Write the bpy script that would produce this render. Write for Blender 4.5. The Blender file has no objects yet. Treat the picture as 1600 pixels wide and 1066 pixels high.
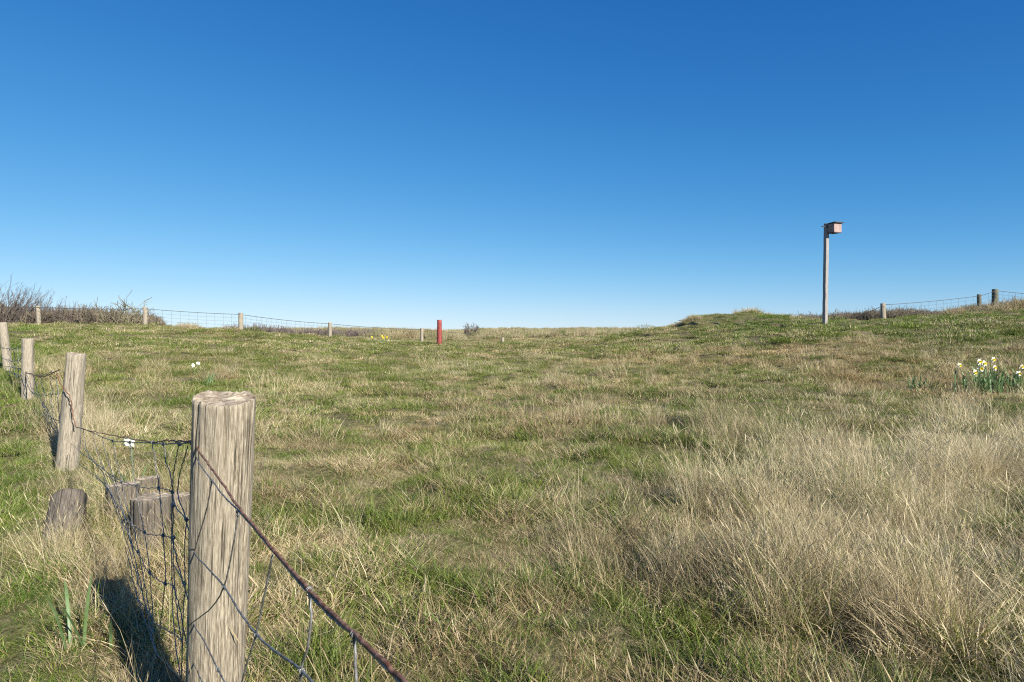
import bpy, math, random
import numpy as np
from mathutils import Vector, Matrix

random.seed(7)
rng = np.random.default_rng(7)
R = math.radians

# ------------------------------------------------------------------ camera, sky, sun, exposure
EYE = 1.2                      # lens height above the lowest ground (m)
FPX = 1600 * 24 / 36.0         # focal length in photograph pixels
PITCH = math.atan(16 / FPX)    # looking slightly down
SUN_AZ = R(141)                # clockwise from +Y
SUN_EL = R(29)

scene = bpy.context.scene
cam_data = bpy.data.cameras.new('camera')
cam = bpy.data.objects.new('camera', cam_data)
scene.collection.objects.link(cam)
cam.location = (0, 0, EYE)
cam.rotation_euler = (R(90) - PITCH, 0, 0)
cam_data.lens = 24
cam_data.sensor_width = 36
cam_data.clip_start = 0.02
cam_data.clip_end = 20000
scene.camera = cam

world = bpy.data.worlds.new('World')
scene.world = world
world.use_nodes = True
wn = world.node_tree
wn.nodes.clear()
sky = wn.nodes.new('ShaderNodeTexSky')
sky.sky_type = 'NISHITA'
sky.sun_disc = False
sky.sun_elevation = SUN_EL
sky.sun_rotation = SUN_AZ
sky.altitude = 0
sky.air_density = 0.6
sky.dust_density = 0.0
sky.ozone_density = 6.0
bg = wn.nodes.new('ShaderNodeBackground')
bg.inputs['Strength'].default_value = 0.1
EXPOSURE = 0.8
wo = wn.nodes.new('ShaderNodeOutputWorld')
sep = wn.nodes.new('ShaderNodeSeparateColor'); com = wn.nodes.new('ShaderNodeCombineColor')
wn.links.new(sky.outputs[0], sep.inputs[0])
for ch, (k_, p_, c_) in enumerate(((4.1, 1.75, .9), (2.0, 1.12, .55), (1.97, .85, .5))):     # clear deep blue spring sky
    pw = wn.nodes.new('ShaderNodeMath'); pw.operation = 'POWER'; pw.inputs[1].default_value = p_
    ml = wn.nodes.new('ShaderNodeMath'); ml.operation = 'MULTIPLY'
    ml.inputs[1].default_value = k_ * .1 ** p_
    dn = wn.nodes.new('ShaderNodeMath'); dn.operation = 'MULTIPLY_ADD'; dn.inputs[1].default_value = c_; dn.inputs[2].default_value = 1
    dv = wn.nodes.new('ShaderNodeMath'); dv.operation = 'DIVIDE'
    sc_ = wn.nodes.new('ShaderNodeMath'); sc_.operation = 'MULTIPLY'; sc_.inputs[1].default_value = 1 / 2 ** EXPOSURE / .1
    wn.links.new(sep.outputs[ch], pw.inputs[0]); wn.links.new(pw.outputs[0], ml.inputs[0])
    wn.links.new(ml.outputs[0], dn.inputs[0]); wn.links.new(ml.outputs[0], dv.inputs[0]); wn.links.new(dn.outputs[0], dv.inputs[1])
    wn.links.new(dv.outputs[0], sc_.inputs[0]); wn.links.new(sc_.outputs[0], com.inputs[ch])
wn.links.new(com.outputs[0], bg.inputs['Color'])
wn.links.new(bg.outputs[0], wo.inputs['Surface'])

sd = bpy.data.lights.new('sun', 'SUN')
sd.energy = 5.0
sd.angle = R(0.5)
sd.color = (1.0, 0.94, 0.84)
sun = bpy.data.objects.new('sun', sd)
scene.collection.objects.link(sun)
tosun = Vector((math.sin(SUN_AZ) * math.cos(SUN_EL), math.cos(SUN_AZ) * math.cos(SUN_EL), math.sin(SUN_EL)))
sun.rotation_euler = tosun.to_track_quat('Z', 'Y').to_euler()
sun.location = tosun * 50

scene.view_settings.view_transform = 'Standard'
scene.view_settings.look = 'None'
scene.view_settings.exposure = EXPOSURE
scene.view_settings.gamma = 1
try:
    scene.cycles.max_bounces = 6
    scene.cycles.use_denoising = False
    scene.cycles.use_adaptive_sampling = False
    scene.cycles.filter_width = 1.15
    scene.cycles.sample_clamp_indirect = 6
    scene.cycles.transparent_max_bounces = 6
except Exception:
    pass

# ------------------------------------------------------------------ helpers
def link(o, parent=None):
    scene.collection.objects.link(o)
    if parent:
        o.parent = parent
    return o

def tag(o, label=None, cat=None, group=None, kind=None):
    if label: o['label'] = label
    if cat: o['category'] = cat
    if group: o['group'] = group
    if kind: o['kind'] = kind
    return o

def empty(name, loc):
    o = bpy.data.objects.new(name, None)
    o.empty_display_size = 0.1
    o.location = loc
    return link(o)

def P(px, row, y):
    """the point seen at (px,row) of the photograph at forward distance y"""
    u = (px - 800) / FPX
    v = (533 - row) / FPX
    d = Vector((u, math.cos(PITCH) + v * math.sin(PITCH), -math.sin(PITCH) + v * math.cos(PITCH)))
    return Vector((0, 0, EYE)) + d * (y / d.y)

class MB:
    def __init__(self):
        self.v, self.f, self.n = [], [], 0
    def add(self, verts, faces):
        b = self.n
        self.v.extend(tuple(p) for p in verts)
        self.f.extend(tuple(i + b for i in fc) for fc in faces)
        self.n += len(verts)
        return self
    def tube(self, pts, rad, sides=6, cap=True):
        pts = [Vector(p) for p in pts]
        n = len(pts)
        if n < 2: return self
        rads = rad if isinstance(rad, (list, tuple)) else [rad] * n
        verts, faces = [], []
        ref = None
        for i, p in enumerate(pts):
            t = (pts[min(i + 1, n - 1)] - pts[max(i - 1, 0)])
            if t.length < 1e-9: t = Vector((0, 0, 1))
            t.normalize()
            if ref is None:
                ref = t.orthogonal().normalized()
            else:
                ref = (ref - t * ref.dot(t))
                ref = ref.normalized() if ref.length > 1e-6 else t.orthogonal().normalized()
            bt = t.cross(ref)
            for k in range(sides):
                a = 2 * math.pi * k / sides
                verts.append(p + (ref * math.cos(a) + bt * math.sin(a)) * rads[i])
        for i in range(n - 1):
            for k in range(sides):
                k2 = (k + 1) % sides
                faces.append((i * sides + k, i * sides + k2, (i + 1) * sides + k2, (i + 1) * sides + k))
        if cap:
            faces.append(tuple(range(sides - 1, -1, -1)))
            faces.append(tuple((n - 1) * sides + k for k in range(sides)))
        return self.add(verts, faces)
    def box(self, c, s, m=None):
        c = Vector(c); vs = []
        for sx in (-.5, .5):
            for sy in (-.5, .5):
                for sz in (-.5, .5):
                    p = Vector((s[0] * sx, s[1] * sy, s[2] * sz))
                    if m: p = m @ p
                    vs.append(c + p)
        return self.add(vs, [(0, 1, 3, 2), (4, 6, 7, 5), (0, 4, 5, 1), (2, 3, 7, 6), (0, 2, 6, 4), (1, 5, 7, 3)])
    def build(self, name, mat, parent=None, smooth=True, loc=None):
        me = bpy.data.meshes.new(name)
        L = Vector(loc) if loc is not None else (Vector(parent.location) if parent and parent.parent is None else Vector((0, 0, 0)))
        if parent and parent.parent is not None:
            L = Vector(parent.parent.location)
        me.from_pydata([tuple(Vector(p) - L) for p in self.v], [], self.f)
        if smooth: me.polygons.foreach_set('use_smooth', [True] * len(me.polygons))
        me.materials.append(mat)
        me.update()
        o = bpy.data.objects.new(name, me)
        link(o, parent)
        if loc is not None and parent is None: o.location = L
        return o

def mesh_np(name, V, F, mat, smooth=False):
    """V (n,3), F (m,4) quads"""
    me = bpy.data.meshes.new(name)
    me.vertices.add(len(V)); me.vertices.foreach_set('co', V.astype(np.float32).ravel())
    me.loops.add(F.size); me.loops.foreach_set('vertex_index', F.astype(np.int32).ravel())
    me.polygons.add(len(F))
    k = F.shape[1]
    me.polygons.foreach_set('loop_start', np.arange(0, F.size, k, dtype=np.int32))
    me.polygons.foreach_set('loop_total', np.full(len(F), k, dtype=np.int32))
    if smooth: me.polygons.foreach_set('use_smooth', np.ones(len(F), dtype=bool))
    me.materials.append(mat)
    me.update(calc_edges=True)
    me.validate()
    return me

def smooth_line(pts, sub=6, jitter=0.0):
    pts = [Vector(p) for p in pts]
    if len(pts) < 3: 
        out = [pts[0].lerp(pts[-1], i / sub) for i in range(sub + 1)]
    else:
        out = []
        for i in range(len(pts) - 1):
            p0, p1, p2, p3 = pts[max(i - 1, 0)], pts[i], pts[i + 1], pts[min(i + 2, len(pts) - 1)]
            for s in range(sub):
                t = s / sub
                out.append(0.5 * ((2 * p1) + (p2 - p0) * t + (2 * p0 - 5 * p1 + 4 * p2 - p3) * t * t + (3 * p1 - p0 - 3 * p2 + p3) * t ** 3))
        out.append(pts[-1])
    if jitter:
        for i in range(1, len(out) - 1):
            out[i] = out[i] + Vector([random.gauss(0, jitter) for _ in range(3)])
    return out

def hashf(ix, iy, seed):
    h = np.sin(ix * 127.1 + iy * 311.7 + seed * 74.7) * 43758.5453
    return h - np.floor(h)

def vnoise(x, y, seed=0):
    x = np.asarray(x, float); y = np.asarray(y, float)
    ix = np.floor(x); iy = np.floor(y); fx = x - ix; fy = y - iy
    fx = fx * fx * (3 - 2 * fx); fy = fy * fy * (3 - 2 * fy)
    a = hashf(ix, iy, seed); b = hashf(ix + 1, iy, seed); c = hashf(ix, iy + 1, seed); d = hashf(ix + 1, iy + 1, seed)
    return (a * (1 - fx) + b * fx) * (1 - fy) + (c * (1 - fx) + d * fx) * fy

def fbm(x, y, seed=0, o=4):
    s = 0; a = 0.5; t = 0
    for k in range(o):
        s = s + a * vnoise(x * 2 ** k + 13.3 * k, y * 2 ** k + 7.7 * k, seed + k); t += a; a *= 0.5
    return s / t

def sstep(a, b, x):
    t = np.clip((np.asarray(x, float) - a) / (b - a), 0, 1)
    return t * t * (3 - 2 * t)

# ------------------------------------------------------------------ terrain height
YS = np.array([0.5, 3, 6, 10, 16, 22, 28, 34, 45, 70, 150, 400, 1500, 9000.])
COLS = {
 -350: [-1.15, -1.15, -1.05, -.62, -.22, .12, .32, .34, .10, -.4, -.9, -1.5, -3, -6],
    0: [-1.15, -1.15, -1.06, -.74, -.40, -.08, .14, .16, .00, -.4, -.9, -1.5, -3, -6],
  220: [-1.15, -1.14, -1.07, -.86, -.52, -.18, .10, .12, -.1, -.5, -.9, -1.5, -3, -6],
  380: [-1.15, -1.14, -1.08, -.95, -.74, -.44, -.13, -.10, -.4, -.6, -.5, -1.5, -3, -6],
  520: [-1.15, -1.14, -1.10, -1.0, -.88, -.72, -.56, -.46, -.48, -.5, -.15, -1.0, -3, -6],
  680: [-1.15, -1.14, -1.10, -1.04, -.94, -.84, -.77, -.74, -.85, -.7, -.10, -.8, -3, -6],
  800: [-1.15, -1.14, -1.10, -1.03, -.93, -.84, -.76, -.72, -.8, -.6, -.10, -.8, -3, -6],
  930: [-1.15, -1.14, -1.10, -1.02, -.90, -.77, -.64, -.58, -.6, -.4, -.10, -.8, -3, -6],
 1010: [-1.15, -1.14, -1.10, -1.00, -.84, -.58, -.24, -.02, -.3, -.6, -.20, -.8, -3, -6],
 1100: [-1.15, -1.13, -1.09, -.98, -.76, -.34, .10, .20, -.1, -.6, -.6, -1.2, -3, -6],
 1230: [-1.15, -1.12, -1.08, -.95, -.62, -.02, .24, .14, -.1, -.6, -.9, -1.5, -3, -6],
 1300: [-1.15, -1.12, -1.07, -.93, -.52, .12, .28, .22, .00, -.5, -.9, -1.5, -3, -6],
 1400: [-1.15, -1.11, -1.06, -.91, -.44, .18, .42, .36, .15, -.4, -.9, -1.5, -3, -6],
 1550: [-1.15, -1.10, -1.05, -.88, -.36, .32, .70, .72, .50, -.2, -.9, -1.5, -3, -6],
 1950: [-1.15, -1.08, -1.00, -.80, -.20, .55, .95, 1.0, .80, .10, -.7, -1.5, -3, -6],
}
CX = np.array(sorted(COLS)); TAB = np.array([COLS[c] for c in CX])
CT = (CX - 800) / FPX

def pchip_like(xs, tab, q):
    return np.interp(q, xs, tab)

def H(x, y, fine=True):
    x = np.asarray(x, float); y = np.asarray(y, float)
    yy = np.maximum(y, 0.5)
    t = np.clip(x / np.maximum(yy, 1.5), CT[0], CT[-1])
    # smooth bicubic-ish lookup (Catmull-Rom on table indices)
    fi = np.interp(t, CT, np.arange(len(CT))); fj = np.interp(np.log(yy), np.log(YS), np.arange(len(YS)))
    i0 = np.clip(np.floor(fi).astype(int), 0, len(CT) - 2); j0 = np.clip(np.floor(fj).astype(int), 0, len(YS) - 2)
    a = fi - i0; b = fj - j0
    def cr(p0, p1, p2, p3, t):
        return 0.5 * (2 * p1 + (p2 - p0) * t + (2 * p0 - 5 * p1 + 4 * p2 - p3) * t * t + (3 * p1 - p0 - 3 * p2 + p3) * t ** 3)
    def rowv(ii):
        g = [TAB[ii, np.clip(j0 + k, 0, len(YS) - 1)] for k in (-1, 0, 1, 2)]
        return cr(*g, b)
    z = cr(*[rowv(np.clip(i0 + k, 0, len(CT) - 1)) for k in (-1, 0, 1, 2)], a)
    # the small mound on the skyline
    mx, my = 10.2, 30.0
    q = (x - mx) / 2.2; q = np.where(q > 0, q * 1.25, q)
    z = z + 0.44 * np.exp(-np.abs(q) ** 2.6) * np.exp(-((y - my) / 3.2) ** 2)
    q2 = (x - 8.0) / 0.8
    z = z + 0.10 * np.exp(-q2 ** 2) * np.exp(-((y - my) / 2.5) ** 2)
    if fine:
        d = np.hypot(x, y)
        z = z + (fbm(x * 0.9, y * 0.9, 3) - .5) * 0.10 * sstep(0, 4, d) 
        z = z + (fbm(x * 2.6, y * 2.6, 9, 3) - .5) * 0.15 * sstep(.8, 2.5, d)
        z = z + (fbm(x * 0.35, y * 0.35, 21, 4) - .5) * 0.30 * sstep(9, 20, d) * (1 - 0.5 * sstep(26, 34, d))
        z = z + (fbm(x * 0.05, y * 0.05, 31, 5) - .5) * 1.8 * sstep(60, 130, d)
        z = z + (fbm(x * 1.3, y * 1.3, 41, 2) - .5) * 0.20 * sstep(16, 24, d) * (1 - sstep(60, 80, d))
    return z + EYE

def Hs(x, y):
    return float(H(np.array([x]), np.array([y]))[0])

# ------------------------------------------------------------------ materials
def new_mat(name):
    m = bpy.data.materials.new(name); m.use_nodes = True
    nt = m.node_tree; nt.nodes.clear()
    out = nt.nodes.new('ShaderNodeOutputMaterial')
    return m, nt, out

def N(nt, t, **kw):
    n = nt.nodes.new(t)
    for k, v in kw.items():
        if k.startswith('i_'):
            n.inputs[k[2:].replace('_', ' ')].default_value = v
        else:
            setattr(n, k, v)
    return n

def ramp(nt, fac, stops):
    r = nt.nodes.new('ShaderNodeValToRGB')
    e = r.color_ramp.elements
    while len(e) > 1: e.remove(e[-1])
    e[0].position = stops[0][0]; e[0].color = (*stops[0][1], 1)
    for p, c in stops[1:]:
        x = e.new(p); x.color = (*c, 1)
    nt.links.new(fac, r.inputs['Fac'])
    return r.outputs['Color']

def mixc(nt, fac, a, b):
    m = nt.nodes.new('ShaderNodeMix'); m.data_type = 'RGBA'
    for sock, val in ((m.inputs[0], fac), (m.inputs[6], a), (m.inputs[7], b)):
        if isinstance(val, (int, float)): sock.default_value = val
        elif isinstance(val, tuple): sock.default_value = (*val, 1)
        else: nt.links.new(val, sock)
    return m.outputs[2]

def noise(nt, vec, scale, detail=4, rough=.55):
    n = N(nt, 'ShaderNodeTexNoise'); n.inputs['Scale'].default_value = scale
    n.inputs['Detail'].default_value = detail; n.inputs['Roughness'].default_value = rough
    if vec is not None: nt.links.new(vec, n.inputs['Vector'])
    return n.outputs['Fac']

def math_(nt, op, a, b=None, clamp=False):
    m = N(nt, 'ShaderNodeMath', operation=op); m.use_clamp = clamp
    for k, val in ((0, a), (1, b)):
        if val is None: continue
        if isinstance(val, (int, float)): m.inputs[k].default_value = val
        else: nt.links.new(val, m.inputs[k])
    return m.outputs[0]

def wood_mat(name, dark, mid, pale, tint, grain=1.0, bump=0.5, vertical=True):
    m, nt, out = new_mat(name)
    tc = N(nt, 'ShaderNodeTexCoord'); mp = N(nt, 'ShaderNodeMapping')
    nt.links.new(tc.outputs['Object'], mp.inputs['Vector'])
    mp.inputs['Scale'].default_value = (grain * 1, grain * 1, grain * 0.055)
    mp2 = N(nt, 'ShaderNodeMapping'); nt.links.new(tc.outputs['Object'], mp2.inputs['Vector'])
    mp2.inputs['Scale'].default_value = (1, 1, 0.16)
    fine = noise(nt, mp.outputs[0], 620, 6, .7)
    mid_n = noise(nt, mp.outputs[0], 240, 5, .65)
    big = noise(nt, mp2.outputs[0], 22, 4, .6)
    s = math_(nt, 'ADD', math_(nt, 'MULTIPLY', fine, .55), math_(nt, 'MULTIPLY', mid_n, .45))
    base = ramp(nt, s, [(.39, dark), (.49, mid), (.60, pale)])
    t = ramp(nt, big, [(.42, (0, 0, 0)), (.62, (1, 1, 1))])
    col = mixc(nt, math_(nt, 'MULTIPLY', t, .55), base, mixc(nt, s, tint, pale))
    mp3 = N(nt, 'ShaderNodeMapping'); nt.links.new(tc.outputs['Object'], mp3.inputs['Vector'])
    mp3.inputs['Scale'].default_value = (grain, grain, grain * .02)
    ck = ramp(nt, noise(nt, mp3.outputs[0], 240, 3, .5), [(.60, (0, 0, 0)), (.66, (1, 1, 1))])
    col = mixc(nt, math_(nt, 'MULTIPLY', ck, .8), col, tuple(c * .45 for c in dark))
    b = N(nt, 'ShaderNodeBsdfPrincipled'); b.inputs['Roughness'].default_value = .85
    b.inputs['Specular IOR Level'].default_value = .2
    nt.links.new(col, b.inputs['Base Color'])
    bp = N(nt, 'ShaderNodeBump'); bp.inputs['Strength'].default_value = bump; bp.inputs['Distance'].default_value = .004
    nt.links.new(math_(nt, 'SUBTRACT', s, math_(nt, 'MULTIPLY', ck, .4)), bp.inputs['Height']); nt.links.new(bp.outputs[0], b.inputs['Normal'])
    nt.links.new(b.outputs[0], out.inputs[0])
    return m

M = {}
M['wood_near'] = wood_mat('weathered_wood', (.09, .075, .055), (.25, .21, .15), (.54, .47, .35), (.14, .12, .095), 1.0, .8)
M['wood_mid'] = wood_mat('weathered_wood_far', (.10, .085, .065), (.28, .24, .18), (.50, .44, .34), (.20, .17, .13), .8, .6)
M['wood_grey'] = wood_mat('greened_wood', (.05, .052, .038), (.12, .125, .095), (.22, .21, .165), (.09, .10, .07), .6, .5)
M['pole'] = wood_mat('grey_pole_wood', (.15, .135, .125), (.28, .255, .24), (.42, .39, .365), (.22, .20, .185), .5, .4)
M['wood_end'] = wood_mat('stump_wood', (.045, .038, .03), (.11, .095, .075), (.22, .19, .15), (.075, .062, .05), .8, .8)

def end_mat():
    m, nt, out = new_mat('cut_wood_end')
    tc = N(nt, 'ShaderNodeTexCoord')
    n = noise(nt, tc.outputs['Object'], 55, 6, .75)
    w2 = noise(nt, tc.outputs['Object'], 17, 3, .6)
    s = math_(nt, 'ADD', math_(nt, 'MULTIPLY', w2, .4), math_(nt, 'MULTIPLY', n, .6))
    col = ramp(nt, s, [(.38, (.09, .06, .04)), (.48, (.27, .21, .145)), (.60, (.50, .43, .32))])
    b = N(nt, 'ShaderNodeBsdfPrincipled'); b.inputs['Roughness'].default_value = .9
    nt.links.new(col, b.inputs['Base Color'])
    bp = N(nt, 'ShaderNodeBump'); bp.inputs['Strength'].default_value = .7; bp.inputs['Distance'].default_value = .004
    nt.links.new(n, bp.inputs['Height']); nt.links.new(bp.outputs[0], b.inputs['Normal'])
    nt.links.new(b.outputs[0], out.inputs[0])
    return m
M['end'] = end_mat()

def simple_mat(name, c1, c2, scale=8, rough=.6, metal=0.0, bump=0.2, detail=4, lo=.4, hi=.6):
    m, nt, out = new_mat(name)
    tc = N(nt, 'ShaderNodeTexCoord')
    n = noise(nt, tc.outputs['Object'], scale, detail, .6)
    col = ramp(nt, n, [(lo, c1), (hi, c2)])
    b = N(nt, 'ShaderNodeBsdfPrincipled'); b.inputs['Roughness'].default_value = rough; b.inputs['Metallic'].default_value = metal
    nt.links.new(col, b.inputs['Base Color'])
    if bump:
        bp = N(nt, 'ShaderNodeBump'); bp.inputs['Strength'].default_value = bump; bp.inputs['Distance'].default_value = .002
        nt.links.new(n, bp.inputs['Height']); nt.links.new(bp.outputs[0], b.inputs['Normal'])
    nt.links.new(b.outputs[0], out.inputs[0])
    return m

M['rust'] = simple_mat('rusty_wire', (.13, .05, .027), (.30, .17, .11), 90, .75, .2, .6)
M['galv'] = simple_mat('galvanised_wire', (.09, .09, .085), (.26, .26, .25), 60, .55, .25, .3)
M['wire_far'] = simple_mat('dull_wire', (.06, .06, .06), (.13, .12, .11), 20, .6, .4, 0)
M['red'] = simple_mat('faded_red_paint', (.20, .030, .026), (.31, .055, .045), 14, .6, 0, .4)
M['box'] = simple_mat('pinkish_nest_box_wood', (.26, .18, .16), (.37, .265, .235), 9, .7, 0, .2)
M['boxroof'] = simple_mat('dark_roof_felt', (.04, .035, .04), (.08, .07, .075), 9, .8)
M['twig'] = simple_mat('twig_bark', (.095, .075, .066), (.22, .18, .155), 2.5, .85, 0, 0)
M['twig_brown'] = simple_mat('brown_twig_bark', (.10, .08, .055), (.23, .19, .13), 1.2, .85, 0, 0)
M['twig_pale'] = simple_mat('lichened_twig_bark', (.13, .115, .06), (.28, .25, .15), 6, .85, 0, 0)
def leafmat(name, c1, c2, trans=.25, scale=12):
    m, nt, out = new_mat(name)
    tc = N(nt, 'ShaderNodeTexCoord')
    n = noise(nt, tc.outputs['Object'], scale, 3)
    col = ramp(nt, n, [(.35, c1), (.65, c2)])
    b = N(nt, 'ShaderNodeBsdfPrincipled'); b.inputs['Roughness'].default_value = .45
    nt.links.new(col, b.inputs['Base Color'])
    t = N(nt, 'ShaderNodeBsdfTranslucent'); nt.links.new(col, t.inputs['Color'])
    mx = N(nt, 'ShaderNodeMixShader'); mx.inputs[0].default_value = trans
    nt.links.new(b.outputs[0], mx.inputs[1]); nt.links.new(t.outputs[0], mx.inputs[2])
    nt.links.new(mx.outputs[0], out.inputs[0])
    return m
M['daff_leaf'] = leafmat('daffodil_leaf', (.12, .20, .07), (.22, .32, .13))
M['petal_white'] = leafmat('white_petal', (.80, .80, .68), (.88, .88, .80), .2)
M['petal_yellow'] = leafmat('yellow_petal', (.80, .58, .02), (.86, .68, .04), .2)
M['trumpet'] = leafmat('yellow_trumpet', (.82, .64, .03), (.88, .76, .07), .2)

def ground_mat():
    m, nt, out = new_mat('turf_soil')
    tc = N(nt, 'ShaderNodeTexCoord')
    v = tc.outputs['Object']
    a = noise(nt, v, 1.1, 6, .65); f = noise(nt, v, 22, 5, .7); c = noise(nt, v, .18, 4)
    g = ramp(nt, f, [(.3, (.06, .068, .02)), (.5, (.11, .115, .038)), (.7, (.20, .18, .08))])
    s = ramp(nt, f, [(.3, (.10, .08, .045)), (.5, (.20, .165, .095)), (.7, (.34, .28, .17))])
    fac = ramp(nt, math_(nt, 'ADD', math_(nt, 'MULTIPLY', a, .6), math_(nt, 'MULTIPLY', c, .4)), [(.42, (0, 0, 0)), (.58, (1, 1, 1))])
    col = mixc(nt, fac, g, s)
    b = N(nt, 'ShaderNodeBsdfPrincipled'); b.inputs['Roughness'].default_value = 1; b.inputs['Specular IOR Level'].default_value = .1
    nt.links.new(col, b.inputs['Base Color'])
    bp = N(nt, 'ShaderNodeBump'); bp.inputs['Strength'].default_value = 1; bp.inputs['Distance'].default_value = .04
    nt.links.new(f, bp.inputs['Height']); nt.links.new(bp.outputs[0], b.inputs['Normal'])
    nt.links.new(b.outputs[0], out.inputs[0])
    return m
M['ground'] = ground_mat()

def grass_mat():
    """blade: bc = (blade random, blade random 2, height along blade); clump: ic = (dryness, warmth, lushness)"""
    m, nt, out = new_mat('grass_blades')
    bc = N(nt, 'ShaderNodeAttribute', attribute_type='GEOMETRY', attribute_name='bc')
    ic = N(nt, 'ShaderNodeAttribute', attribute_type='INSTANCER', attribute_name='ic')
    sb = N(nt, 'ShaderNodeSeparateXYZ'); nt.links.new(bc.outputs['Vector'], sb.inputs[0])
    si = N(nt, 'ShaderNodeSeparateXYZ'); nt.links.new(ic.outputs['Vector'], si.inputs[0])
    ag = N(nt, 'ShaderNodeAttribute', attribute_type='INSTANCER', attribute_name='age')
    r1, r2, t = sb.outputs; dry, warm, lush = si.outputs
    r2 = math_(nt, 'ADD', math_(nt, 'MULTIPLY', r2, .76), math_(nt, 'MULTIPLY', ag.outputs['Fac'], .34), True)
    green = mixc(nt, lush, ramp(nt, r2, [(0, (.07, .10, .016)), (.5, (.135, .165, .032)), (1, (.24, .26, .06))]),
                 ramp(nt, r2, [(0, (.045, .10, .010)), (.5, (.105, .18, .022)), (1, (.25, .32, .05))]))
    straw = mixc(nt, warm, ramp(nt, r2, [(0, (.15, .12, .065)), (.45, (.42, .35, .20)), (1, (.74, .65, .43))]),
                 ramp(nt, r2, [(0, (.17, .11, .045)), (.45, (.40, .29, .14)), (1, (.64, .50, .28))]))
    isdry = math_(nt, 'LESS_THAN', r1, dry)
    # tips of green blades dry out first
    tipdry = math_(nt, 'MULTIPLY', math_(nt, 'GREATER_THAN', t, .8), math_(nt, 'MULTIPLY', dry, .9))
    fac = math_(nt, 'MAXIMUM', isdry, tipdry)
    col = mixc(nt, fac, green, straw)
    b = N(nt, 'ShaderNodeBsdfPrincipled'); b.inputs['Roughness'].default_value = .5
    b.inputs['Specular IOR Level'].default_value = .35
    nt.links.new(col, b.inputs['Base Color'])
    tr = N(nt, 'ShaderNodeBsdfTranslucent'); nt.links.new(col, tr.inputs['Color'])
    mx = N(nt, 'ShaderNodeMixShader'); mx.inputs[0].default_value = .22
    nt.links.new(b.outputs[0], mx.inputs[1]); nt.links.new(tr.outputs[0], mx.inputs[2])
    nt.links.new(mx.outputs[0], out.inputs[0])
    return m
M['grass'] = grass_mat()

# ------------------------------------------------------------------ ground sheet (polar grid, fine near, to the horizon)
ang_f = np.linspace(R(-56), R(56), 700)
ang_b = np.linspace(R(56), R(304), 62)[1:-1]
ang = np.concatenate([ang_f, ang_b])
rad = np.concatenate([[0.02], np.geomspace(0.3, 60, 640), np.geomspace(61, 9000, 110)])
A, RR = np.meshgrid(ang, rad)
X = RR * np.sin(A); Y = RR * np.cos(A)
Z = H(X, Y)
nA = len(ang); nR = len(rad)
V = np.stack([X, Y, Z], -1).reshape(-1, 3)
ii, jj = np.meshgrid(np.arange(nR - 1), np.arange(nA), indexing='ij')
j2 = (jj + 1) % nA
F = np.stack([ii * nA + jj, (ii + 1) * nA + jj, (ii + 1) * nA + j2, ii * nA + j2], -1).reshape(-1, 4)
me = mesh_np('ground', V, F[:, ::-1], M['ground'], True)
ground = bpy.data.objects.new('ground', me)
tag(ground, kind='structure'); link(ground)

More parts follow.
